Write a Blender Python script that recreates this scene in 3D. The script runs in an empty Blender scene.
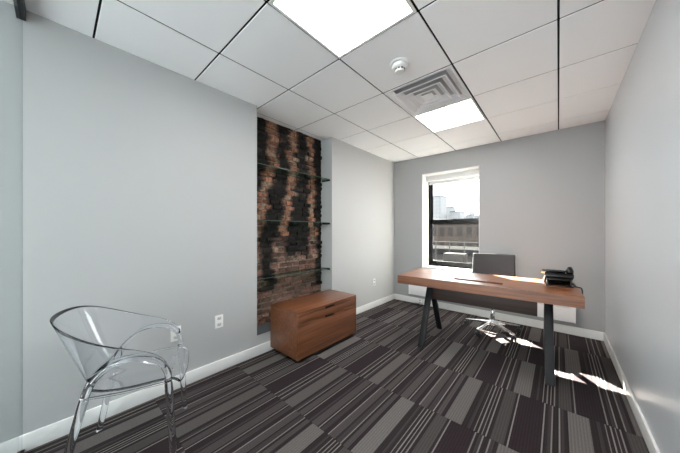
import bpy, bmesh, math, random
from mathutils import Vector, Matrix
random.seed(7)
C = bpy.context.scene.collection
R = math.radians

# ------------------------------------------------------------------ helpers
class MB:
    """collects shapes into one mesh"""
    def __init__(self):
        self.bm = bmesh.new()
    def _merge(self, b, mi=0, M=None):
        if M is not None:
            bmesh.ops.transform(b, matrix=M, verts=b.verts)
        for f in b.faces:
            f.material_index = mi
        me = bpy.data.meshes.new('tmp')
        b.to_mesh(me); b.free()
        self.bm.from_mesh(me)
        bpy.data.meshes.remove(me)
    def box(self, x0, x1, y0, y1, z0, z1, bev=0.0, mi=0, M=None, seg=2):
        b = bmesh.new()
        bmesh.ops.create_cube(b, size=1)
        for v in b.verts:
            v.co = Vector(((x0+x1)/2 + v.co.x*(x1-x0), (y0+y1)/2 + v.co.y*(y1-y0), (z0+z1)/2 + v.co.z*(z1-z0)))
        if bev:
            bmesh.ops.bevel(b, geom=list(b.edges), offset=bev, segments=seg, profile=0.5, affect='EDGES')
        self._merge(b, mi, M)
        return self
    def cyl(self, p0, p1, r0, r1=None, n=20, mi=0, bev=0.0):
        r1 = r0 if r1 is None else r1
        p0, p1 = Vector(p0), Vector(p1)
        d = p1-p0
        b = bmesh.new()
        bmesh.ops.create_cone(b, cap_ends=True, segments=n, radius1=r0, radius2=r1, depth=d.length)
        if bev:
            es = [e for e in b.edges if any(len(f.verts) > 4 for f in e.link_faces)]
            bmesh.ops.bevel(b, geom=es, offset=bev, segments=2, profile=0.5, affect='EDGES')
        M = Matrix.Translation((p0+p1)/2) @ d.to_track_quat('Z', 'Y').to_matrix().to_4x4()
        self._merge(b, mi, M)
        return self
    def beam(self, p0, p1, w, h, up=(0,0,1), bev=0.0, w1=None, h1=None, mi=0):
        """rectangular bar from p0 to p1; w across, h along 'up'"""
        p0, p1 = Vector(p0), Vector(p1)
        d = (p1-p0).normalized(); s = d.cross(Vector(up)).normalized(); u = s.cross(d).normalized()
        w1 = w if w1 is None else w1; h1 = h if h1 is None else h1
        b = bmesh.new(); vs = []
        for p, ww, hh in ((p0, w, h), (p1, w1, h1)):
            for a, c in ((-1,-1),(1,-1),(1,1),(-1,1)):
                vs.append(b.verts.new(p + s*a*ww/2 + u*c*hh/2))
        for q in ((3,2,1,0),(4,5,6,7),(0,1,5,4),(1,2,6,5),(2,3,7,6),(3,0,4,7)):
            b.faces.new([vs[i] for i in q])
        bmesh.ops.recalc_face_normals(b, faces=b.faces)
        if bev:
            bmesh.ops.bevel(b, geom=list(b.edges), offset=bev, segments=2, profile=0.5, affect='EDGES')
        self._merge(b, mi)
        return self
    def tube(self, pts, rad, n=12, mi=0, sub=6):
        pts = [Vector(p) for p in pts]
        rads = rad if isinstance(rad, (list, tuple)) else [rad]*len(pts)
        P, Q = [], []
        for i in range(len(pts)-1):
            a = pts[max(i-1, 0)]; b_ = pts[i]; c = pts[i+1]; d = pts[min(i+2, len(pts)-1)]
            for k in range(sub):
                t = k/sub
                P.append(0.5*((2*b_)+(-a+c)*t+(2*a-5*b_+4*c-d)*t*t+(-a+3*b_-3*c+d)*t**3))
                Q.append(rads[i]*(1-t)+rads[i+1]*t)
        P.append(pts[-1]); Q.append(rads[-1])
        b = bmesh.new(); rings = []
        T0 = (P[1]-P[0]).normalized()
        nrm = T0.orthogonal().normalized()
        for i, p in enumerate(P):
            T = (P[min(i+1, len(P)-1)]-P[max(i-1, 0)]).normalized()
            nrm = (nrm - T*nrm.dot(T)).normalized(); bn = T.cross(nrm)
            rings.append([b.verts.new(p+(nrm*math.cos(2*math.pi*k/n)+bn*math.sin(2*math.pi*k/n))*Q[i]) for k in range(n)])
        for i in range(len(rings)-1):
            for k in range(n):
                b.faces.new((rings[i][k], rings[i][(k+1) % n], rings[i+1][(k+1) % n], rings[i+1][k]))
        b.faces.new(list(reversed(rings[0]))); b.faces.new(rings[-1])
        bmesh.ops.recalc_face_normals(b, faces=b.faces)
        self._merge(b, mi)
        return self
    def lathe(self, prof, n=32, M=None, mi=0):
        b = bmesh.new(); rings = []
        for r, z in prof:
            rings.append([b.verts.new((r*math.cos(2*math.pi*k/n), r*math.sin(2*math.pi*k/n), z)) for k in range(n)] if r > 1e-6 else [b.verts.new((0,0,z))])
        for A, B in zip(rings, rings[1:]):
            for k in range(n):
                a = [A[k % len(A)], A[(k+1) % len(A)], B[(k+1) % len(B)], B[k % len(B)]]
                u = []
                for v in a:
                    if v not in u: u.append(v)
                if len(u) > 2: b.faces.new(u)
        bmesh.ops.recalc_face_normals(b, faces=b.faces)
        self._merge(b, mi, M)
        return self
    def grid(self, rows, mi=0):
        b = bmesh.new()
        V = [[b.verts.new(p) for p in row] for row in rows]
        for i in range(len(V)-1):
            for j in range(len(V[0])-1):
                b.faces.new((V[i][j], V[i][j+1], V[i+1][j+1], V[i+1][j]))
        bmesh.ops.recalc_face_normals(b, faces=b.faces)
        self._merge(b, mi)
        return self
    def build(self, name, mats, parent=None, smooth=True, loc=None):
        me = bpy.data.meshes.new(name)
        if smooth:
            for f in self.bm.faces: f.smooth = True
            for e in self.bm.edges:
                if len(e.link_faces) == 2 and e.calc_face_angle(0) > R(35): e.smooth = False
        self.bm.to_mesh(me); self.bm.free()
        for m in (mats if isinstance(mats, (list, tuple)) else [mats]): me.materials.append(m)
        o = bpy.data.objects.new(name, me); C.objects.link(o)
        if parent is not None: o.parent = parent
        if loc: o.location = loc
        return o

def tag(o, label, cat, group=None):
    o['label'] = label; o['category'] = cat
    if group: o['group'] = group
    return o
def thing(name, label, cat, loc=(0,0,0), rz=0, group=None):
    o = bpy.data.objects.new(name, None); C.objects.link(o)
    o.empty_display_size = .1
    o.location = loc; o.rotation_euler = (0,0,rz)
    return tag(o, label, cat, group)
def struct(o):
    o['kind'] = 'structure'; return o
def kids(o): return [c for c in C.objects if c.parent == o]
def copy_tree(o, parent=None):
    c = o.copy(); C.objects.link(c)
    if parent is not None: c.parent = parent
    for ch in kids(o): copy_tree(ch, c)
    return c

# ------------------------------------------------------------------ materials
def lin(r, g, b):
    f = lambda c: (c/255/12.92) if c/255 <= .04045 else ((c/255+.055)/1.055)**2.4
    return (f(r), f(g), f(b), 1)
def mat(name, col=(.8,.8,.8,1), rough=.5, metal=0, spec=.5, noise=0, nscale=20, bump=0, bscale=200, coat=0):
    m = bpy.data.materials.new(name); m.use_nodes = True
    nt = m.node_tree; p = nt.nodes['Principled BSDF']
    p.inputs['Base Color'].default_value = col
    p.inputs['Roughness'].default_value = rough
    p.inputs['Metallic'].default_value = metal
    p.inputs['Specular IOR Level'].default_value = spec
    p.inputs['Coat Weight'].default_value = coat; p.inputs['Coat Roughness'].default_value = .3
    if noise or bump:
        tc = nt.nodes.new('ShaderNodeTexCoord')
    if noise:
        n = nt.nodes.new('ShaderNodeTexNoise'); n.inputs['Scale'].default_value = nscale; n.inputs['Detail'].default_value = 4
        nt.links.new(tc.outputs['Object'], n.inputs['Vector'])
        r = nt.nodes.new('ShaderNodeValToRGB')
        r.color_ramp.elements[0].position = .3; r.color_ramp.elements[1].position = .7
        r.color_ramp.elements[0].color = tuple(c*(1-noise) for c in col[:3])+(1,)
        r.color_ramp.elements[1].color = tuple(min(1, c*(1+noise)) for c in col[:3])+(1,)
        nt.links.new(n.outputs['Fac'], r.inputs['Fac']); nt.links.new(r.outputs['Color'], p.inputs['Base Color'])
    if bump:
        n2 = nt.nodes.new('ShaderNodeTexNoise'); n2.inputs['Scale'].default_value = bscale
        nt.links.new(tc.outputs['Object'], n2.inputs['Vector'])
        b = nt.nodes.new('ShaderNodeBump'); b.inputs['Strength'].default_value = bump; b.inputs['Distance'].default_value = .002
        nt.links.new(n2.outputs['Fac'], b.inputs['Height']); nt.links.new(b.outputs['Normal'], p.inputs['Normal'])
    return m
def wood(name, c0, c1, axis=0, rough=.35, coat=0):
    m = mat(name, c0, rough, spec=.7, coat=coat); nt = m.node_tree; p = nt.nodes['Principled BSDF']
    tc = nt.nodes.new('ShaderNodeTexCoord'); mp = nt.nodes.new('ShaderNodeMapping')
    s = [38, 38, 38]; s[axis] = 1.6
    mp.inputs['Scale'].default_value = s
    n = nt.nodes.new('ShaderNodeTexNoise'); n.inputs['Scale'].default_value = 1; n.inputs['Detail'].default_value = 6; n.inputs['Distortion'].default_value = .8
    r = nt.nodes.new('ShaderNodeValToRGB')
    r.color_ramp.elements[0].position = .32; r.color_ramp.elements[0].color = c0
    r.color_ramp.elements[1].position = .68; r.color_ramp.elements[1].color = c1
    nt.links.new(tc.outputs['Object'], mp.inputs['Vector']); nt.links.new(mp.outputs['Vector'], n.inputs['Vector'])
    nt.links.new(n.outputs['Fac'], r.inputs['Fac']); nt.links.new(r.outputs['Color'], p.inputs['Base Color'])
    return m
def emit(name, col, s):
    m = bpy.data.materials.new(name); m.use_nodes = True; nt = m.node_tree
    nt.nodes.clear()
    e = nt.nodes.new('ShaderNodeEmission'); e.inputs['Color'].default_value = col; e.inputs['Strength'].default_value = s
    o = nt.nodes.new('ShaderNodeOutputMaterial'); nt.links.new(e.outputs[0], o.inputs[0])
    return m
def pane_glass(name, tint=(1,1,1,1), refl=1.0, ior=1.5):
    """thin sheet: clear transmission plus fresnel mirror"""
    m = bpy.data.materials.new(name); m.use_nodes = True; nt = m.node_tree
    nt.nodes.clear()
    t = nt.nodes.new('ShaderNodeBsdfTransparent'); t.inputs['Color'].default_value = tint
    g = nt.nodes.new('ShaderNodeBsdfGlossy'); g.inputs['Roughness'].default_value = .02
    fr = nt.nodes.new('ShaderNodeFresnel'); fr.inputs['IOR'].default_value = ior
    mu = nt.nodes.new('ShaderNodeMath'); mu.operation = 'MULTIPLY'; mu.inputs[1].default_value = refl
    mx = nt.nodes.new('ShaderNodeMixShader'); o = nt.nodes.new('ShaderNodeOutputMaterial')
    ge = nt.nodes.new('ShaderNodeNewGeometry'); iv = nt.nodes.new('ShaderNodeMath'); iv.operation = 'SUBTRACT'; iv.inputs[0].default_value = 1
    nt.links.new(ge.outputs['Backfacing'], iv.inputs[1])
    mb_ = nt.nodes.new('ShaderNodeMath'); mb_.operation = 'MULTIPLY'
    nt.links.new(fr.outputs[0], mu.inputs[0]); nt.links.new(mu.outputs[0], mb_.inputs[0]); nt.links.new(iv.outputs[0], mb_.inputs[1])
    nt.links.new(mb_.outputs[0], mx.inputs[0])
    nt.links.new(t.outputs[0], mx.inputs[1]); nt.links.new(g.outputs[0], mx.inputs[2]); nt.links.new(mx.outputs[0], o.inputs[0])
    return m
def glass(name, col=(1,1,1,1), ior=1.49, rough=0):
    m = bpy.data.materials.new(name); m.use_nodes = True; nt = m.node_tree
    nt.nodes.clear()
    g = nt.nodes.new('ShaderNodeBsdfGlass'); g.inputs['Color'].default_value = col
    g.inputs['IOR'].default_value = ior; g.inputs['Roughness'].default_value = rough
    o = nt.nodes.new('ShaderNodeOutputMaterial'); nt.links.new(g.outputs[0], o.inputs[0])
    return m

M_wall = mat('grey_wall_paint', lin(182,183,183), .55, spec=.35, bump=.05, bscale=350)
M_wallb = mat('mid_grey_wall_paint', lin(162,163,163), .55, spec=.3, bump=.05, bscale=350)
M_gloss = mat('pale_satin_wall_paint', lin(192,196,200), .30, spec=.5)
M_white = mat('white_trim_paint', lin(232,232,230), .35)
M_tile = mat('white_ceiling_tile', lin(248,248,249), .45, spec=.4)
M_gap = mat('dark_ceiling_grid', lin(9,9,10), .7, spec=.1)
M_wood = wood('walnut_veneer', lin(108,60,31), lin(152,94,56), 0, .36, .6)
M_wood.node_tree.nodes['Principled BSDF'].inputs['Coat IOR'].default_value = 1.6
M_wood.node_tree.nodes['Principled BSDF'].inputs['Coat Roughness'].default_value = .34
M_woody = wood('walnut_veneer_cabinet', lin(92,53,33), lin(128,79,51), 1)
M_dark = wood('dark_walnut_panel', lin(48,34,29), lin(70,51,43), 0, .5)
M_slot = mat('slot_dark_wood', lin(70,44,34), .5)  # dark wood interior of the cable slot
M_steel = mat('black_powder_coated_steel', lin(24,25,27), .5, noise=.08, spec=.3)
M_chrome = mat('polished_chrome', (.86,.86,.87,1), .12, metal=1)
M_leather = mat('charcoal_leather', lin(46,45,48), .5, bump=.25, bscale=260)
M_black = mat('black_plastic', lin(22,22,24), .35)
M_black_rubber = mat('black_rubber', lin(20,20,21), .6)
M_silver = mat('grey_phone_plastic', lin(110,112,115), .35)
M_screen = mat('dark_phone_screen', lin(30,34,36), .12)
M_plate = mat('white_plastic_plate', lin(238,238,235), .3)
M_socket = mat('socket_plastic', lin(200,200,198), .4)
M_heater = mat('white_enamel', lin(236,236,236), .35)
M_vent = mat('vent_white_metal', lin(232,232,234), .3)
M_throat = mat('vent_grey_throat', lin(176,176,178), .7)
M_ventdark = mat('vent_dark_throat', lin(45,45,47), .7)
M_bracket = mat('dark_bronze_bracket', lin(30,32,32), .4, metal=.6)
M_sash = mat('black_sash_paint', lin(16,17,18), .6, spec=.15)
M_shade = mat('white_shade_fabric', lin(206,206,206), .7)
M_reveal = mat('white_reveal_paint', lin(208,208,207), .5)
M_pane = pane_glass('window_glass', (.97,.985,.98,1))
M_part = pane_glass('partition_glass', (.80,.828,.828,1), .3)
M_shelfglass = pane_glass('shelf_glass', (.66,.78,.72,1), 1.0)
M_edge = mat('green_glass_edge', lin(78,94,86), .15)
M_acryl = glass('clear_acrylic', (.985,.99,1,1))
M_panel = emit('light_diffuser', (1,.985,.96,1), 8.5)

def carpet():
    m = mat('striped_carpet_tile', (.05,.05,.05,1), .95, spec=.15); nt = m.node_tree; p = nt.nodes['Principled BSDF']
    N = nt.nodes.new; L = nt.links.new
    def math_(op, a, b=None, c=None):
        n = N('ShaderNodeMath'); n.operation = op
        for i, v in enumerate((a, b, c)):
            if v is None: continue
            if hasattr(v, 'links'): L(v, n.inputs[i])
            else: n.inputs[i].default_value = v
        return n.outputs[0]
    tc = N('ShaderNodeTexCoord'); sp = N('ShaderNodeSeparateXYZ'); L(tc.outputs['Object'], sp.inputs[0])
    X, Y = sp.outputs[0], sp.outputs[1]
    rowf = math_('DIVIDE', math_('SUBTRACT', Y, 1.115), .628)
    row = math_('FLOOR', rowf)
    q = math_('DIVIDE', math_('ADD', math_('ADD', X, .900), math_('MULTIPLY', row, -.316)), .632)
    ti = math_('FLOOR', q); t0 = math_('FRACT', q)
    t = t0
    wn0 = N('ShaderNodeTexWhiteNoise'); cb0 = N('ShaderNodeCombineXYZ'); L(math_('ADD', ti, 17.3), cb0.inputs[0]); L(row, cb0.inputs[1]); L(cb0.outputs[0], wn0.inputs['Vector'])
    start = math_('ADD', math_('MULTIPLY', ti, .632), math_('MULTIPLY_ADD', row, .316, -.900))
    alt = math_('MULTIPLY', math_('GREATER_THAN', wn0.outputs['Value'], .35), math_('LESS_THAN', start, -.95))
    ramp = N('ShaderNodeValToRGB'); cr = ramp.color_ramp; cr.interpolation = 'CONSTANT'
    grey, dark, olive, line, pur, mid = lin(96,92,90), lin(42,36,37), lin(68,64,63), lin(118,114,111), lin(42,34,37), lin(57,51,52)
    st = [(0,grey),(.166,dark),(.222,mid),(.245,dark),(.278,line),(.289,dark),(.315,line),(.325,dark),(.348,line),(.358,dark),(.381,line),(.391,dark),
          (.425,olive),(.535,dark),(.557,line),(.567,pur),(.80,line),(.81,dark),(.838,mid),(.867,line),(.877,dark),(.925,line),(.935,mid),(.965,dark)]
    cr.elements[0].position = 0; cr.elements[0].color = st[0][1]
    cr.elements[1].position = st[1][0]; cr.elements[1].color = st[1][1]
    for pos, c in st[2:]:
        e = cr.elements.new(pos); e.color = c
    L(t, ramp.inputs['Fac'])
    ramp2 = N('ShaderNodeValToRGB'); c2 = ramp2.color_ramp; c2.interpolation = 'CONSTANT'
    g2, g3 = lin(84,79,78), lin(71,65,65)
    s2 = [(0,g2),(.15,dark),(.19,mid),(.22,line),(.23,dark),(.26,g3),(.33,dark),(.345,line),(.357,pur),(.43,mid),(.46,dark),(.475,g3),(.56,dark),(.58,line),(.59,dark),(.61,mid),(.66,pur),(.71,line),(.72,g3),(.80,dark),(.82,mid),(.87,line),(.88,dark),(.91,g3),(.96,pur)]
    c2.elements[0].position = 0; c2.elements[0].color = s2[0][1]
    c2.elements[1].position = s2[1][0]; c2.elements[1].color = s2[1][1]
    for pos, c in s2[2:]:
        e = c2.elements.new(pos); e.color = c
    L(t, ramp2.inputs['Fac'])
    mixr = N('ShaderNodeMix'); mixr.data_type = 'RGBA'
    L(alt, mixr.inputs[0]); L(ramp.outputs['Color'], mixr.inputs[6]); L(ramp2.outputs['Color'], mixr.inputs[7])
    # ribs and yarn fleck
    rib = math_('MULTIPLY_ADD', math_('SINE', math_('MULTIPLY', X, 2*math.pi/.0155)), .13, 1.0)
    no = N('ShaderNodeTexNoise'); no.inputs['Scale'].default_value = 130; no.inputs['Detail'].default_value = 3
    L(tc.outputs['Object'], no.inputs['Vector'])
    fl = math_('MULTIPLY_ADD', no.outputs['Fac'], .7, .65)
    wn = N('ShaderNodeTexWhiteNoise'); cb = N('ShaderNodeCombineXYZ'); L(ti, cb.inputs[0]); L(row, cb.inputs[1]); L(cb.outputs[0], wn.inputs['Vector'])
    tv = math_('MULTIPLY_ADD', wn.outputs['Value'], .25, .88)
    k = math_('MULTIPLY', math_('MULTIPLY', rib, fl), tv)
    # hairline seams between tiles
    fr = math_('FRACT', rowf)
    seam = math_('MULTIPLY_ADD', math_('LESS_THAN', fr, .006), -.35, 1.0)
    k = math_('MULTIPLY', k, seam)
    mul = N('ShaderNodeVectorMath'); mul.operation = 'SCALE'
    L(mixr.outputs[2], mul.inputs[0]); L(k, mul.inputs['Scale'])
    L(mul.outputs[0], p.inputs['Base Color'])
    b = N('ShaderNodeBump'); b.inputs['Strength'].default_value = .4; b.inputs['Distance'].default_value = .003
    L(no.outputs['Fac'], b.inputs['Height']); L(b.outputs['Normal'], p.inputs['Normal'])
    return m
M_carpet = carpet()

def brick_mat():
    m = mat('sooty_brick', (.2,.1,.07,1), .85, spec=.3); nt = m.node_tree; p = nt.nodes['Principled BSDF']
    a = nt.nodes.new('ShaderNodeAttribute'); a.attribute_name = 'soot'
    tc = nt.nodes.new('ShaderNodeTexCoord')
    n = nt.nodes.new('ShaderNodeTexNoise'); n.inputs['Scale'].default_value = 45; n.inputs['Detail'].default_value = 6
    nt.links.new(tc.outputs['Object'], n.inputs['Vector'])
    r = nt.nodes.new('ShaderNodeValToRGB')
    r.color_ramp.elements[0].position = .3; r.color_ramp.elements[0].color = (.45,.45,.45,1)
    r.color_ramp.elements[1].position = .72; r.color_ramp.elements[1].color = (1.5,1.45,1.4,1)
    nt.links.new(n.outputs['Fac'], r.inputs['Fac'])
    mx = nt.nodes.new('ShaderNodeVectorMath'); mx.operation = 'MULTIPLY'
    nt.links.new(a.outputs['Color'], mx.inputs[0]); nt.links.new(r.outputs['Color'], mx.inputs[1])
    nt.links.new(mx.outputs[0], p.inputs['Base Color'])
    b = nt.nodes.new('ShaderNodeBump'); b.inputs['Strength'].default_value = .7; b.inputs['Distance'].default_value = .006
    nt.links.new(n.outputs['Fac'], b.inputs['Height']); nt.links.new(b.outputs['Normal'], p.inputs['Normal'])
    return m
M_brick = brick_mat()

# ------------------------------------------------------------------ room dimensions
XL, XR, YB, ZC = -2.308, .404, 4.163, 2.54
YF = -1.75                                    # far side of the corridor behind the glass
NY0, NY1, NX, NZ = 1.348, 2.465, -2.506, .20   # alcove
WX0, WX1, WZ0, WZ1 = -1.770, -.886, .645, 2.245   # window opening
WT = .31                                       # outer wall thickness

struct(MB().box(-2.75, XR+.2, YF-.15, YB+WT, -.12, 0).build('floor', M_carpet, smooth=False))

# ceiling: tiles in a dark grid
cb_ = MB()
P = .6115; g = .0056
xs = [-2.75]+[k*P for k in range(-4, 1)]+[XR+.15]
ys = [YF-.1]+[.774+k*P for k in range(-4, 6)]+[YB+.1]
lights = []
for i in range(len(xs)-1):
    for j in range(len(ys)-1):
        x0, x1, y0, y1 = xs[i]+g, xs[i+1]-g, ys[j]+g, ys[j+1]-g
        if abs(xs[i]+2*P) < .01 and abs(ys[j]-.774) < .01: continue      # light
        if abs(xs[i]+2*P) < .01 and abs(ys[j]-.774-3*P) < .01: continue  # light
        if abs(xs[i]+2*P) < .01 and abs(ys[j]-.774-2*P) < .01: continue  # vent
        cb_.box(x0, x1, y0, y1, ZC, ZC+.03, bev=.003, seg=1)
cb_.box(-2.75, XR+.15, YF-.1, YB+.1, ZC+.09, ZC+.12, mi=1)
for x in xs[1:-1]: cb_.box(x-.012, x+.012, YF-.1, YB+.1, ZC+.005, ZC+.03, mi=1)
for y in ys[1:-1]: cb_.box(-2.75, XR+.15, y-.012, y+.012, ZC+.005, ZC+.03, mi=1)
struct(cb_.build('ceiling', [M_tile, M_gap], smooth=False))

w = MB()
w.box(-2.75, XL, YF, NY0, 0, ZC).box(-2.75, XL, NY1, YB+.15, 0, ZC).box(-2.75, XL, NY0, NY1, 0, NZ)
w.box(-2.75, NX-.03, NY0, NY1, NZ, ZC)
struct(w.build('wall_left', M_wall, smooth=False))
w = MB()
w.box(XL-.1, WX0, YB, YB+WT, 0, ZC).box(WX1, XR+.15, YB, YB+WT, 0, ZC)
w.box(WX0, WX1, YB, YB+WT, 0, WZ0).box(WX0, WX1, YB, YB+WT, WZ1, ZC)
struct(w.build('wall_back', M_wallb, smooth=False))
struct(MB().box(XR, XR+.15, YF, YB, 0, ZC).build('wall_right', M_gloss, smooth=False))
w = MB().box(-2.75, XL+.1, YF-.15, YF, 0, ZC).box(XR-.1, XR+.15, YF-.15, YF, 0, ZC).box(XL+.1, XR-.1, YF-.15, YF, 0, .25).box(XL+.1, XR-.1, YF-.15, YF, 2.46, ZC)
struct(w.build('wall_front', M_wall, smooth=False))
fill_win = struct(MB().box(XL+.1, XL+.15, YF-.09, YF-.03, .25, 2.46).box(XR-.15, XR-.1, YF-.09, YF-.03, .25, 2.46).box(XL+.15, XR-.15, YF-.09, YF-.03, .25, .30).box(XL+.15, XR-.15, YF-.09, YF-.03, 2.41, 2.46).box(-.98, -.93, YF-.09, YF-.03, .30, 2.41).build('added_fill_window', M_sash, smooth=False))  # unseen window added behind the camera to brighten the room with daylight
MB().box(XL+.14, XR-.14, YF-.065, YF-.055, .29, 2.42).build('pane', M_pane, fill_win, smooth=False)

def baseboard(name, p0, p1, nx, ny):
    b = MB(); t, h = .014, .10
    x0, x1 = sorted((p0[0], p1[0])); y0, y1 = sorted((p0[1], p1[1]))
    if nx: x0, x1 = (p0[0], p0[0]+t) if nx > 0 else (p0[0]-t, p0[0])
    if ny: y0, y1 = (p0[1], p0[1]+t) if ny > 0 else (p0[1]-t, p0[1])
    b.box(x0, x1, y0, y1, 0, h, bev=.004)
    struct(b.build(name, M_white))
baseboard('baseboard_left', (XL, YF), (XL, YB), 1, 0)
baseboard('baseboard_back', (XL+.014, YB), (XR-.014, YB), 0, -1)
baseboard('baseboard_right', (XR, YF), (XR, YB), -1, 0)

# brick back of the alcove: every brick modelled, soot carried as the brick's own colour
def lerp_tab(tab, z):
    tab = sorted(tab)
    if z <= tab[0][0]: return tab[0][1]
    for (a, va), (b, vb) in zip(tab, tab[1:]):
        if z <= b: return va+(vb-va)*(z-a)/(b-a)
    return tab[-1][1]
BANDS = [  # (height, distance along wall) of the clean brick strips between the tarred ones
    ([(.9,1.42),(1.25,1.45),(1.45,1.49),(1.65,1.55),(1.95,1.64),(2.35,1.69),(2.54,1.70)], .055),
    ([(.9,1.76),(1.25,1.78),(1.45,1.85),(1.65,1.92),(1.95,1.955),(2.35,1.97),(2.54,1.97)], .048),
    ([(.9,2.30),(1.25,2.29),(1.45,2.29),(1.65,2.285),(1.95,2.275),(2.35,2.26),(2.54,2.25)], .043)]
def soot(y, z):
    n = .035*math.sin(9*z+3*y)+.03*math.sin(23*z+1.3)+.02*math.sin(41*y+17*z)
    clean = 0
    for tab, wd in BANDS:
        d = abs(y-lerp_tab(tab, z)+n*.6)
        clean = max(clean, min(1, max(0, (wd*(1.0 if z > 1.15 else 1.5)+.025-d)/.04)))
    edge = .97+n*1.2
    if y < 1.74: edge = .62+n if 1.54 < y else .90+n
    if y > 2.34: edge = .55
    low = min(1, max(0, (edge-z)/.06))
    return 1-max(clean, low)
bmk = bmesh.new(); lay = bmk.loops.layers.float_color.new('soot')
ch, bl, mo = .0625, .205, .010
rows = int((ZC-NZ)/ch)+1
random.seed(11)
def brick_col(y, z, base, tarry, jy=0, jz=0):
    s = soot(y+jy, z+jz)
    k = (.0105, .0098, .009)
    return tuple(base[i]*(1-s)+k[i]*tarry*s for i in range(3))+(1,)
for r in range(rows):
    z0 = NZ+r*ch+mo/2; z1 = min(z0+ch-mo, ZC-.002)
    if z1-z0 < .02: continue
    y = NY0-random.random()*bl-(bl/2 if r % 2 else 0)
    while y < NY1:
        ln = bl*random.choice((1,.5,.5,.62))*random.uniform(.92,1.06)
        ya, yb = max(NY0+.001, y+mo/2), min(NY1-.001, y+ln-mo/2)
        y += ln
        if yb-ya < .02: continue
        dx = random.uniform(-.014,.012)
        hue = random.random()
        pink = .5+.5*random.random()
        if z0 > 1.15: v_ = random.uniform(.17,.40); q_ = random.uniform(-.02,.03); base = (v_, v_*(.47+q_), v_*(.29+q_))
        else: v_ = random.uniform(.10,.25); q_ = random.uniform(-.03,.08); base = (v_, v_*(.54+q_), v_*(.42+q_))
        if hue > .93: base = (.30,.21,.15)
        tarry = random.choice((.5,.8,1.0,1.3,2.4))
        if z0 < 1.15 and random.random() < .22: base = tuple(c*.35 for c in base)
        ns = max(2, int((yb-ya)/.03))
        cols_f = []; jy, jz = random.gauss(0,.016), random.gauss(0,.035)
        tilt = random.uniform(-.004,.004)
        for k in range(ns+1):
            yy = ya+(yb-ya)*k/ns
            j = lambda: random.uniform(-.003,.003)
            e = .006 if k in (0, ns) else 0
            cols_f.append([(NX-.035, yy, z0), (NX+dx-e+j(), yy, z0+.004+j()), (NX+dx+tilt+j(), yy, (z0+z1)/2), (NX+dx-e+j(), yy, z1-.004+j()), (NX-.035, yy, z1)])
        V = [[bmk.verts.new(p) for p in c] for c in cols_f]
        fs = []
        for k in range(ns):
            for q in range(4): fs.append(bmk.faces.new((V[k][q], V[k+1][q], V[k+1][q+1], V[k][q+1])))
        fs.append(bmk.faces.new(V[0])); fs.append(bmk.faces.new(list(reversed(V[ns]))))
        for f in fs:
            for l in f.loops:
                l[lay] = brick_col(l.vert.co.y, l.vert.co.z, base, tarry, jy, jz)
# mortar bed behind the bricks
ny, nz = 40, 70
G = [[bmk.verts.new((NX-.016+random.uniform(-.003,.003), NY0+(NY1-NY0)*i/ny, NZ+(ZC-NZ)*j/nz)) for j in range(nz+1)] for i in range(ny+1)]
for i in range(ny):
    for j in range(nz):
        f = bmk.faces.new((G[i][j], G[i+1][j], G[i+1][j+1], G[i][j+1]))
        for l in f.loops: l[lay] = brick_col(l.vert.co.y, l.vert.co.z, (.22,.18,.14), 1.2)
bmesh.ops.recalc_face_normals(bmk, faces=bmk.faces)
me = bpy.data.meshes.new('wall_brick'); bmk.to_mesh(me); bmk.free(); me.materials.append(M_brick)
o = bpy.data.objects.new('wall_alcove', me); C.objects.link(o); struct(o)
struct(MB().box(NX-.02, XL+.001, NY0+.001, NY1-.001, NZ, NZ+.012, bev=.002).build('trim_1', mat('grey_sill_paint', lin(96,100,105), .5)))

# ------------------------------------------------------------------ alcove glass shelves
def make_shelf(z, label):
    t = thing('glass_shelf', label, 'shelf', (0, (NY0+NY1)/2, z), 0, 'glass shelves in the brick alcove')
    hl = (NY1-NY0)/2-.003
    MB().box(NX+.012, -2.352, -hl, hl, 0, .008, bev=.001, seg=1).build('glass_pane', M_shelfglass, t)
    for s in (-1, 1):
        MB().box(NX+.02, -2.338, min(s*(hl+.001), s*(hl-.014)), max(s*(hl+.001), s*(hl-.014)), -.020, -.0005, bev=.002).build('bracket', M_bracket, t)
    MB().box(-2.3519, -2.3485, -hl, hl, 0, .008, bev=.001, seg=1).build('polished_edge', M_edge, t)
    return t
make_shelf(1.968, 'highest of the three clear glass shelves in front of the brick')
make_shelf(1.376, 'middle of the three clear glass shelves in front of the brick')
make_shelf(.757, 'lowest glass shelf in the brick alcove, just above the wooden cabinet')

# ------------------------------------------------------------------ window
FY = YB+.262                    # inner face of the black frame
win = struct(thing('window_1', '', 'window', (0,0,0)))
for k in ('label', 'category'):
    if k in win: del win[k]
b = MB(); e = .001
# plastered white reveals
b.box(WX0, WX0+.010, YB-.001, FY+.045, WZ0, WZ1).box(WX1-.008, WX1, YB-.001, FY+.045, WZ0, WZ1).box(WX0, WX1, YB-.001, FY+.045, WZ1-.012, WZ1)
b.build('reveal', M_reveal, win, smooth=False)
MB().box(WX0, WX1, YB-.012, FY+.02, WZ0-.03, WZ0+.008, bev=.003).build('sill', M_white, win)
b = MB()
fx0, fx1 = WX0+.010, WX1-.008
b.box(fx0, fx0+.034, FY, FY+.045, WZ0, WZ1-.012, bev=.002).box(fx1-.022, fx1, FY, FY+.045, WZ0, WZ1-.012, bev=.002)
b.box(fx0, fx1, FY, FY+.045, WZ0+.008, WZ0+.035, bev=.002).box(fx0, fx1, FY, FY+.045, WZ1-.04, WZ1-.012, bev=.002)
b.build('frame', M_sash, win)
ix0, ix1 = fx0+.034, fx1-.022
zm = 1.435
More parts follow.
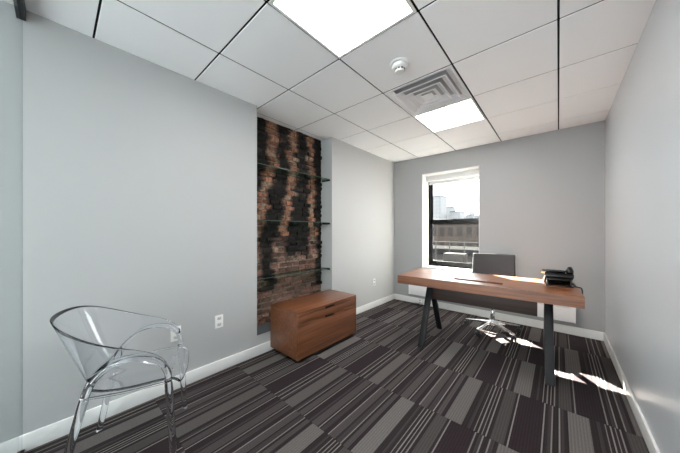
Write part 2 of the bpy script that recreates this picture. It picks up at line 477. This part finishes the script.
def sash(y0, z0, z1, label, bot, top, dp=.020):
    b = MB()
    b.box(ix0, ix0+.036, y0, y0+dp, z0, z1, bev=.003).box(ix1-.022, ix1, y0, y0+dp, z0, z1, bev=.003)
    b.box(ix0, ix1, y0, y0+dp, z0, z0+bot, bev=.003).box(ix0, ix1, y0, y0+dp, z1-top, z1, bev=.003)
    o = b.build('sash', M_sash, win)
    MB().box(ix0+.03, ix1-.018, y0+.008, y0+.012, z0+.02, z1-.02).build('pane', M_pane, o, smooth=False)
    return o
lo = sash(FY+.002, WZ0+.035, zm+.03, '', .06, .075)
up = sash(FY+.024, zm-.035, WZ1-.04, '', .05, .04)
MB().box((ix0+ix1)/2-.03, (ix0+ix1)/2+.03, FY-.008, FY+.004, zm+.018, zm+.032, bev=.003).build('latch', M_sash, lo)

rs = thing('roller_shade', 'white roller shade cassette drawn up at the top of the window', 'window shade', (0, YB+.20, WZ1-.012))
MB().box(fx0+.002, fx1-.002, -.045, .050, -.095, -.001, bev=.01).build('cassette', M_shade, rs)
MB().box(fx0+.03, fx1-.03, .022, .025, -.135, -.095).box(fx0+.028, fx1-.028, .015, .032, -.150, -.133, bev=.004).build('fabric', M_shade, rs)

# ------------------------------------------------------------------ ceiling fittings
def sq_loops(b, prof):
    """closed square frame swept through (half width, height) pairs"""
    bb = bmesh.new()
    L_ = [[bb.verts.new((sx*r_, sy*r_, z_)) for sx, sy in ((-1,-1),(1,-1),(1,1),(-1,1))] for r_, z_ in prof]
    for q in range(len(L_)):
        A, B = L_[q], L_[(q+1) % len(L_)]
        for k in range(4): bb.faces.new((A[k], A[(k+1) % 4], B[(k+1) % 4], B[k]))
    bmesh.ops.recalc_face_normals(bb, faces=bb.faces)
    b._merge(bb)
    return b
def make_light(x, y, label):
    t = thing('ceiling_light', label, 'ceiling light', (x, y, ZC), 0, 'square ceiling light panels')
    h = P/2-.007
    f = sq_loops(MB(), [(h,-.004),(h-.018,-.004),(h-.020,.012),(h-.018,.02),(h,.02)])
    f.build('frame', M_plate, t, smooth=False)
    MB().box(-h+.018, h-.018, -h+.018, h-.018, .002, .02).build('diffuser', M_panel, t, smooth=False)
    return t
cx = -1.5*P
make_light(cx, .774+P/2, 'large square ceiling light panel nearest, cut off by the top of the photo')
make_light(cx, .774+3.5*P, 'square ceiling light panel farther back, beyond the air vent')

sd = thing('smoke_detector', 'round white smoke detector on the tile between light and vent', 'smoke detector', (cx+.01, .774+1.55*P, ZC))
MB().lathe([(0,0),(.070,0),(.072,-.007),(.068,-.014),(0,-.014)]).build('mounting_plate', M_plate, sd)
b = MB().lathe([(.054,-.012),(.059,-.022),(.056,-.036),(.044,-.044),(0,-.044)])
b.build('body', M_plate, sd)
b = MB().lathe([(.036,-.042),(.037,-.058),(.032,-.068),(0,-.070)])
b.build('sensor_cap', M_plate, sd)
b = MB()
for k in range(10):
    a = 2*math.pi*k/10
    b.box(.034, .0385, -.0075, .0075, -.057, -.047, M=Matrix.Rotation(a, 4, 'Z'))
b.build('vent_slots', M_ventdark, sd)

vt = thing('air_vent', 'square white air diffuser with nested louvres in the ceiling', 'air vent', (cx, .774+2.5*P, ZC))
h = P/2-.007
sq_loops(MB(), [(h,-.002),(.284,-.002),(.280,.012),(.284,.02),(h,.02)]).build('frame', M_vent, vt, smooth=False)
for ro, ri, zo, zi in ((.226,.176,-.016,.020),(.160,.112,-.020,.016),(.096,.056,-.022,.010)):
    if ro > .2: sq_loops(MB(), [(.280,.0),(.236,.022),(.238,.026),(.282,.004)]).build('louvre', M_vent, vt, smooth=False)
    sq_loops(MB(), [(ro+.008,zo+.004),(ro+.008,zo),(ro-.003,zo),(ri,zi),(ri+.004,zi+.002),(ro,zo+.006)]).build('louvre', M_vent, vt, smooth=False)
MB().box(-.050, .050, -.050, .050, -.020, -.014, bev=.002).build('centre_plate', M_vent, vt)
MB().box(-.285, .285, -.285, .285, .045, .049).build('throat', M_throat, vt, smooth=False)

# ------------------------------------------------------------------ outlets
def outlet(loc, rz, label, sockets=True, w=.072, h=.115):
    t = thing('wall_outlet', label, 'outlet', loc, rz, 'white wall plates')
    MB().box(-w/2, w/2, -.006, 0, 0, h, bev=.003).build('plate', M_plate, t)
    if sockets:
        for k in (.26, .74):
            s = MB().box(-.017, .017, -.0085, -.004, h*k-.014, h*k+.014, bev=.004).build('socket', M_socket, t)
            MB().box(-.008, -.005, -.0092, -.008, h*k-.004, h*k+.006).box(.005, .008, -.0092, -.008, h*k-.004, h*k+.006).cyl((0,-.0092,h*k-.009),(0,-.008,h*k-.009),.0025,n=8).build('slot', M_black, s, smooth=False)
    return t
outlet((XL, .971, .392), R(90), 'white double outlet on left wall midway between clear chair and brick alcove')
outlet((XL, .632, .385), R(90), 'white outlet low on left wall, seen through the clear chair')
outlet((XL, 3.488, .36), R(90), 'white outlet on left wall past the brick alcove, near the desk')
outlet((-1.80, YB-.014, .012), 0, 'small outlet on the back baseboard below the left end of the heater', True, .06, .075)
ad = thing('power_adapter', 'small black power adapter on carpet by the back baseboard', 'adapter', (-1.82, YB-.10, 0), R(12))
MB().box(-.045, .045, -.03, .03, 0, .03, bev=.006).build('body', M_black, ad)
MB().tube([(.04,.0,.015),(.08,.03,.012),(.07,.075,.03)], .004, n=8).build('cord', M_black, ad)

# ------------------------------------------------------------------ wall heater
ht = thing('wall_heater', 'long low white heater cover on the back wall behind the desk', 'heater', (-.91, YB, .165))
hx = 1.06
MB().box(-hx, hx, -.085, 0, 0, .25, bev=.006).build('cover', M_heater, ht)
b = MB()
for k in range(9): b.box(-hx+.05, hx-.05, -.0875, -.084, .17+.007*k, .173+.007*k)
b.build('grille', M_socket, ht, smooth=False)
for s in (-1, 1): MB().box(s*hx-.006, s*hx+.006, -.09, 0, -.003, .253, bev=.003).build('end_cap', M_heater, ht)

# ------------------------------------------------------------------ cabinet
cab = thing('low_cabinet', 'walnut two-drawer low cabinet in front of the brick alcove', 'cabinet', (-2.069, 1.949, 0))
hw, hd = .453, .224       # along the wall, out from it
MB().box(-hd, hd, -hw, hw, .468, .492, bev=.002).build('top', M_woody, cab)
MB().box(-hd, hd, -hw+.0205, hw-.0205, .040, .058, bev=.002).build('bottom_panel', M_woody, cab)
for s in (-1, 1): MB().box(-hd, hd, s*(hw-.01)-.01, s*(hw-.01)+.01, .040, .4675, bev=.001).build('side_panel', M_woody, cab)
MB().box(-hd, -hd+.012, -hw+.0205, hw-.0205, .0585, .4675).build('back_panel', M_woody, cab)
def drawer(z0, z1):
    ny0, ny1 = -hw+.022, hw-.022
    d = MB(); x0, x1 = hd-.021, hd-.001
    n0, n1, nz = -.080, .060, .025       # finger notch cut in the top edge
    d.box(x0, x1, ny0, ny1, z0, z1-nz, bev=.001).box(x0, x1, ny0, n0, z1-nz-.001, z1, bev=.001).box(x0, x1, n1, ny1, z1-nz-.001, z1, bev=.001)
    d.box(hd-.40, x0-.001, ny0+.02, ny1-.02, z0+.012, z1-.03)
    dr = d.build('drawer', M_woody, cab)
    MB().box(x0-.004, x0+.002, n0-.004, n1+.004, z1-nz-.006, z1-.0005).build('finger_pull', M_black, dr, smooth=False)
drawer(.376, .465)
drawer(.061, .372)
for sx in (-1, 1):
    for sy in (-1, 1):
        c = MB(); x, y = sx*(hd-.045), sy*(hw-.05)
        c.cyl((x-.011,y,.020),(x+.011,y,.020),.020,n=18,bev=.003).box(x-.016,x+.016,y-.012,y+.012,.030,.041,bev=.002)
        c.build('caster', M_black_rubber, cab)

# ------------------------------------------------------------------ desk
DK, DROT = (-.6625, 3.125), R(3.0)
dk = thing('office_desk', 'long walnut desk with black angled steel legs before the window', 'desk', (DK[0], DK[1], 0), DROT)
L2, D2, zt, zb = .80, .405, .742, .647
gx = [-L2, -.215, .235, L2]; gy = [-D2, -.275, -.175, D2-.085]
b = bmesh.new()
zs = zt-.03
def ring(z): return [[b.verts.new((x, y, z)) for y in gy] for x in gx]
T, B = ring(zt), ring(zb)
for i in range(3):
    for j in range(3):
        if (i, j) == (1, 1): continue
        b.faces.new((T[i][j], T[i+1][j], T[i+1][j+1], T[i][j+1]))
for i in range(3):
    for j in range(3): b.faces.new((B[i][j], B[i][j+1], B[i+1][j+1], B[i+1][j]))
for i in range(3):
    b.faces.new((T[i][0], B[i][0], B[i+1][0], T[i+1][0])); b.faces.new((T[i+1][3], B[i+1][3], B[i][3], T[i][3]))
    b.faces.new((T[0][i+1], B[0][i+1], B[0][i], T[0][i])); b.faces.new((T[3][i], B[3][i], B[3][i+1], T[3][i+1]))
S = [b.verts.new((x, y, zs)) for x, y in ((gx[1],gy[1]),(gx[2],gy[1]),(gx[2],gy[2]),(gx[1],gy[2]))]
Tq = [T[1][1], T[2][1], T[2][2], T[1][2]]
for k in range(4): b.faces.new((Tq[k], S[k], S[(k+1) % 4], Tq[(k+1) % 4]))
b.faces.new(S)
bmesh.ops.recalc_face_normals(b, faces=b.faces)
mb = MB(); mb._merge(b)
top = mb.build('tabletop', M_wood, dk, smooth=False)
bv = top.modifiers.new('bevel', 'BEVEL'); bv.width = .002; bv.segments = 2; bv.limit_method = 'ANGLE'
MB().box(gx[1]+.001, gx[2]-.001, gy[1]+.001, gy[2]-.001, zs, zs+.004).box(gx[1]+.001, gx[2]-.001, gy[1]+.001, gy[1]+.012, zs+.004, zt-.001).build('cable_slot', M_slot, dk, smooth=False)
MB().box(-.515, .505, -.155, -.135, .458, zb, bev=.002).build('modesty_panel', M_dark, dk)
for s, x in ((-1, -.488), (1, .585)):
    fy, ry, ay = -.488, .185, -.160
    rail = MB().box(x-.032, x+.032, ay-.10, ay+.10, .618, zb-.0005, bev=.002).build('mounting_plate', M_steel, dk)
    for yf, ya in ((fy, ay-.022), (ry, ay+.022)):
        MB().beam((x, yf, 0), (x, ya, .632), .062, .034, up=(0,1,0), bev=.003).build('leg', M_steel, dk)

# ------------------------------------------------------------------ office chair
OC = (-.625, 3.63)
oc = thing('office_chair', 'charcoal leather swivel chair with chrome star base behind the desk', 'chair', (OC[0], OC[1], 0), R(8))
def slab(cols, thick, name, m, parent, sub=2):
    b = MB(); b.grid(cols); o = b.build(name, m, parent)
    s = o.modifiers.new('solid', 'SOLIDIFY'); s.thickness = thick; s.offset = 0
    bv = o.modifiers.new('bevel', 'BEVEL'); bv.width = min(.012, thick*.35); bv.segments = 3; bv.limit_method = 'ANGLE'; bv.angle_limit = R(50)
    return o
bw = .242
rws = []
for k in range(13):
    z = .56+(.955-.56)*k/12
    y0 = .20+.10*(k/12)**1.2
    rws.append([Vector((x*bw, y0-.030*(x*x), z)) for x in [q/6-1 for q in range(13)]])
bk = slab(rws, .034, 'backrest', M_leather, oc)
for zs_ in (.66, .76, .86):
    kk = (zs_-.56)/.395
    MB().tube([(x*bw*.985, .20+.10*kk**1.2-.030*x*x-.0175, zs_) for x in (-1,-.6,-.2,.2,.6,1)], .002, n=6).build('stitched_seam', M_leather, bk)
rws = []
for k in range(11):
    y = -.25+.47*k/10
    rws.append([Vector((x*.235, y, .475+.012*x*x-(.03*max(0, (.25-k/10)*4)**2)+(.03*max(0, (k/10-.8)*5)**2))) for x in [q/5-1 for q in range(11)]])
slab(rws, .05, 'seat', M_leather, oc)
for s in (-1, 1):
    MB().tube([(s*.255,-.20,.46),(s*.258,-.05,.46),(s*.258,.12,.47),(s*.256,.20,.54),(s*.250,.232,.64),(s*.245,.262,.76),(s*.24,.285,.90)], .011, n=10).build('side_frame', M_chrome, oc)
MB().box(-.26, .26, -.02, .02, .428, .446, bev=.004).box(-.09, .09, -.11, .11, .40, .436, bev=.008).build('tilt_mechanism', M_black, oc)
MB().cyl((0,0,.24),(0,0,.41),.0165).build('gas_lift', M_chrome, oc)
MB().cyl((0,0,.085),(0,0,.27),.026,bev=.003).cyl((0,0,.085),(0,0,.135),.042,.036,bev=.004).build('column', M_chrome, oc)
base_ang = [-82-36+72*k for k in range(5)]
for a in base_ang:
    ca, sa = math.cos(R(a)), math.sin(R(a)); rr = .315
    lg = MB().beam((.03*ca,.03*sa,.118), (rr*ca,rr*sa,.082), .046, .030, bev=.006, w1=.026, h1=.018).build('base_leg', M_chrome, oc)
    c = MB(); px, py = rr*ca*.97, rr*sa*.97
    nx_, ny_ = math.cos(R(a+50)), math.sin(R(a+50))
    for q in (-1, 1):
        c.cyl((px+nx_*.006*q, py+ny_*.006*q, .028), (px+nx_*.026*q, py+ny_*.026*q, .028), .028, n=20, bev=.004)
    c.cyl((px,py,.03),(px,py,.078),.007)
    c.beam((px-ny_*-.02,py-nx_*.02,.052),(px+ny_*-.02,py+nx_*.02,.052),.046,.014,bev=.004)
    c.build('caster', M_black, lg)

# ------------------------------------------------------------------ desk phone
ph = thing('desk_phone', 'black office phone with handset on the right end of the desk', 'phone', (-.005, 3.20, .7425), R(8))
tilt = Matrix.Translation((0, -.045, .118)) @ Matrix.Rotation(R(-27), 4, 'X')
b = MB().box(-.105, .105, -.02, .185, -.040, 0, bev=.008, M=tilt).box(-.085, .085, .03, .15, -.055, -.035, bev=.006, M=tilt)
body = b.build('body', M_black, ph)
b = MB()
for r_ in range(5):
    for c_ in range(4): b.box(-.03+.024*c_, -.012+.024*c_, .060+.022*r_, .074+.022*r_, -.001, .004, bev=.002, M=tilt)
b.build('keypad', M_silver, body)
MB().box(-.130, .048, -.060, .050, .004, .020, bev=.006, M=Matrix.Translation((0,-.045,.119)) @ Matrix.Rotation(R(-22), 4, 'X')).build('display', M_screen, body)
b = MB()
b.beam((-.085,-.02,.10),(-.085,-.085,.006),.011,.010,bev=.003).beam((.085,-.02,.10),(.085,-.085,.006),.011,.010,bev=.003)
b.box(-.10,.10,-.092,-.080,0,.009,bev=.003).box(-.095,.095,.09,.12,0,.018,bev=.005).box(-.10,-.08,-.08,.1,0,.010,bev=.003).box(.08,.10,-.08,.1,0,.010,bev=.003)
b.build('stand', M_black, ph)
hs = MB()
hs.tube([(.074,-.068,.158),(.082,-.030,.168),(.088,.035,.146),(.088,.09,.108),(.084,.118,.080)], [.023,.020,.017,.020,.023], n=14)
hs.lathe([(0,0),(.027,0),(.030,-.012),(.026,-.034),(0,-.036)], n=20, M=Matrix.Translation((.074,-.058,.160)) @ Matrix.Rotation(R(-27), 4, 'X'))
hs.lathe([(0,0),(.027,0),(.030,-.010),(.026,-.022),(0,-.024)], n=20, M=Matrix.Translation((.075,.105,.078)) @ Matrix.Rotation(R(-27), 4, 'X'))
hs.build('handset', M_black, ph)
MB().tube([(.098,-.03,.030),(.112,-.055,.012),(.135,-.075,.008),(.150,-.082,.004),(.157,-.084,-.02),(.157,-.086,-.08),(.156,-.09,-.125)], .0055, n=8).build('cord', M_black, ph)

# ------------------------------------------------------------------ clear chair
th = R(23.0)
cc = thing('clear_armchair', 'transparent acrylic tub chair with arched arms beside the glass partition', 'chair', (-1.878, .3135, 0), -th)
# local x: towards the camera side, local y: forward
rim = [(0,-.335,.835),(.110,-.322,.831),(.195,-.272,.812),(.247,-.180,.762),(.268,-.07,.708),(.268,.05,.668),(.258,.14,.630),(.247,.192,.565)]
mid1 = [(0,-.300,.745),(.102,-.290,.743),(.182,-.246,.730),(.231,-.164,.694),(.259,-.062,.668),(.264,.04,.652),(.256,.125,.616),(.247,.189,.550)]
mid2 = [(0,-.246,.600),(.092,-.238,.602),(.160,-.206,.600),(.204,-.153,.602),(.244,-.06,.622),(.255,.03,.632),(.253,.115,.602),(.246,.186,.540)]
arch = [(0,-.178,.455),(.080,-.174,.457),(.145,-.165,.470),(.190,-.135,.520),(.228,-.07,.585),(.246,.015,.612),(.248,.10,.590),(.245,.182,.530)]
def full(h): return [Vector((-x,y,z)) for x, y, z in reversed(h[1:])]+[Vector(p) for p in h]
def acr(rows, name, thick, par):
    b = MB(); b.grid(rows); o = b.build(name, M_acryl, par)
    su = o.modifiers.new('sub', 'SUBSURF'); su.levels = 2; su.render_levels = 2
    s = o.modifiers.new('solid', 'SOLIDIFY'); s.thickness = thick; s.offset = 0
    return o
acr([full(rim), full(mid1), full(mid2), full(arch)], 'backrest', .0045, cc)
seat_rows = []
for y, wd, z in ((-.175,.160,.452),(-.10,.198,.438),(0,.215,.436),(.11,.220,.442),(.18,.218,.446),(.225,.212,.434),(.245,.205,.400)):
    seat_rows.append([Vector((wd*q, y+(.012*(1-q*q) if y > .19 else 0), z+.014*q*q-(.006 if abs(q) < .2 else 0))) for q in (-1,-.66,-.33,0,.33,.66,1)])
acr(seat_rows, 'seat', .008, cc)
for s in (-1, 1):
    MB().tube([(s*.228,.192,.455),(s*.240,.190,.51),(s*.249,.155,.575),(s*.250,.09,.608),(s*.246,.015,.612),(s*.238,-.06,.582),(s*.225,-.118,.52),(s*.216,-.150,.445)], [.0170,.0165,.0150,.0130,.0125,.0125,.014,.017], n=14).build('arm', M_acryl, cc)
    MB().tube([(s*.220,-.150,.447),(s*.224,0,.440),(s*.228,.185,.447)], .006, n=10).build('side_rail', M_acryl, cc)
    MB().tube([(s*.234,.218,0),(s*.232,.208,.2),(s*.230,.196,.4),(s*.229,.192,.462)], [.0165,.0175,.0195,.0170], n=14).build('leg', M_acryl, cc)
    MB().tube([(s*.236,-.246,0),(s*.228,-.205,.2),(s*.215,-.155,.43),(s*.203,-.135,.52)], [.0165,.0175,.0195,.0125], n=14).build('leg', M_acryl, cc)

# ------------------------------------------------------------------ glass partition at the corridor side
GY = -.132
gp = thing('glass_partition', 'frameless glass partition at the far left with a dark top channel', 'partition', (-1.5, GY, 0))
MB().box(XL+1.5+.002, .95, -.006, .006, .012, ZC-.01).build('pane', M_part, gp, smooth=False)
MB().box(XL+1.5+.001, .95, -.017, .017, ZC-.068, ZC-.0005, bev=.002).build('top_channel', M_steel, gp)
MB().box(XL+1.5+.016, .95, -.014, .014, 0, .022, bev=.002).build('bottom_channel', M_steel, gp)

# ------------------------------------------------------------------ outside the window
M_roof = mat('grey_roof_membrane', lin(34,34,34), 1, spec=0, noise=.15, nscale=2)
M_street = mat('street_ground', lin(50,49,48), 1, spec=0, noise=.2, nscale=.2)
M_rail = mat('pale_galvanised_rail', lin(60,60,59), .9, spec=.05)
M_brown = mat('brown_brick_facade', lin(62,56,52), .9, spec=.05, noise=.18, nscale=.6)
M_greyb = mat('grey_facade', lin(48,47,46), .9, spec=.05, noise=.1, nscale=.4)
M_far = mat('hazed_far_facade', lin(112,114,116), .9, noise=.05, nscale=.1)  # distance haze put into the facade colour
M_far2 = mat('hazed_far_facade_blue', lin(104,107,110), .9, noise=.05, nscale=.1)  # second skyline tone, haze also mixed into the colour
M_farw = mat('hazed_far_window', lin(98,101,104), .6)  # close to the facade tone, haze painted into the windows too
M_winb = mat('facade_window_glass', lin(48,46,45), .9, spec=.05)
struct(MB().box(-400, 200, 12, 600, -8.4, -8).build('terrain', M_street, smooth=False))
struct(MB().box(-9, 5, YB+WT, 8.2, -.5, -.25).build('roof_terrace', M_roof, smooth=False))
rl = thing('terrace_railing', 'pale metal railing outside the window, its posts seen through the lower pane', 'railing', (-2.2, 7.6, -.25))
for k in range(22):
    x = -5+.40*k
    MB().box(x-.012, x+.012, -.012, .012, 0, 1.18, bev=.003).build('post', M_rail, rl)
for z in (.62, 1.18):
    MB().box(-5.05, 3.45, -.014, .014, z, z+.025, bev=.004).build('rail', M_rail, rl)
ac = thing('air_conditioner', 'grey air conditioning unit on the terrace beyond the lower window pane', 'air conditioner', (-2.08, 7.05, -.25))
MB().box(-.26, .26, -.16, .16, .25, .92, bev=.015).build('casing', M_greyb, ac)
MB().cyl((0,-.166,.6),(0,-.158,.6),.19,n=28).build('fan_grille', M_winb, ac)
for sx in (-1, 1): MB().box(sx*.2-.03, sx*.2+.03, -.16, .16, 0, .25).build('foot', M_greyb, ac, smooth=False)
def building(name, label, x, y, w, d, h, m, floors, bays, z0=-8, parapet=.6, group=None, extra=None):
    wmat = M_winb if m not in (M_far, M_far2) else M_farw
    t = thing(name, label, 'building', (x, y, z0), 0, group)
    MB().box(-w/2, w/2, 0, d, 0, h, bev=.05, seg=1).build('wall', m, t, smooth=False)
    MB().box(-w/2-.2, w/2+.2, -.2, d+.2, h, h+parapet, bev=.05, seg=1).build('roof', M_roof, t, smooth=False)
    fh = h/floors; bw_ = w/bays
    wm = None
    for f_ in range(floors):
        for k in range(bays):
            if wm is None:
                wm = MB().box(-bw_*.26, bw_*.26, -.06, .02, fh*.25, fh*.8).build('window', wmat, t, smooth=False); wo = wm
            else:
                wo = wm.copy(); C.objects.link(wo); wo.parent = t
            wo.location = (-w/2+bw_*(k+.5), 0, f_*fh)
    if extra == 'tower':
        MB().box(-w*.12, w*.12, d*.3, d*.6, h+parapet, h+parapet+w*.14).lathe([(w*.17,h+parapet+w*.14),(0,h+parapet+w*.36)], n=4, M=Matrix.Translation((0,d*.45,0))).build('turret', m, t, smooth=False)
    return t
building('brick_building', 'long brown brick building across the street, behind the meeting rail', -13, 44, 26, 12, 10.4, M_brown, 4, 18)
building('brick_building', 'low grey building below the brown one, across the street', -10, 30, 16, 6, 6.6, M_greyb, 2, 8)
building('tower_block', 'tallest pale tower at the left of the skyline', -79.5, 215, 9.5, 14, 39, M_far, 12, 4)
building('tower_block', 'pale tower one step lower than the tallest one on the skyline', -77.5, 235, 8.5, 14, 31, M_far2, 9, 4)
building('tower_block', 'third pale tower from the left, second lowest on the skyline', -66.5, 225, 8, 14, 25.5, M_far, 7, 4)
building('tower_block', 'low pale building with a pointed turret at the right of the skyline', -50, 200, 21, 14, 18, M_far2, 5, 9, extra='tower')
building('tower_block', 'faint wide pale block behind the other skyline buildings', -85, 290, 120, 14, 25, M_far, 4, 24)

# ------------------------------------------------------------------ light
wd = bpy.data.worlds.new('sky'); bpy.context.scene.world = wd; wd.use_nodes = True
nt = wd.node_tree; bg = nt.nodes['Background']
bg.inputs['Color'].default_value = (.965,.98,1,1); bg.inputs['Strength'].default_value = 2.6
sl = bpy.data.lights.new('sun', 'SUN'); sl.energy = 60; sl.angle = R(.6); sl.color = (1,.94,.84)
so = bpy.data.objects.new('sun', sl); C.objects.link(so)
el = R(38.3)
dv = Vector((.732*math.cos(el), -.681*math.cos(el), -math.sin(el)))
so.rotation_euler = dv.to_track_quat('-Z', 'Y').to_euler()
so.location = (-6, 9, 8)

# ------------------------------------------------------------------ camera
cam = bpy.data.cameras.new('camera'); co = bpy.data.objects.new('camera', cam); C.objects.link(co)
cam.sensor_width = 36; cam.sensor_fit = 'HORIZONTAL'; cam.lens = 249/680*36
cam.shift_y = 4.5/680; cam.clip_start = .01; cam.clip_end = 2000
co.location = (0, 0, 1.266); co.rotation_euler = (R(90), 0, math.atan(218.5/249))
sc = bpy.context.scene; sc.camera = co
vs = sc.view_settings
vs.view_transform = 'Standard'; vs.look = 'None'; vs.gamma = 1; vs.use_curve_mapping = False; vs.exposure = 1.6
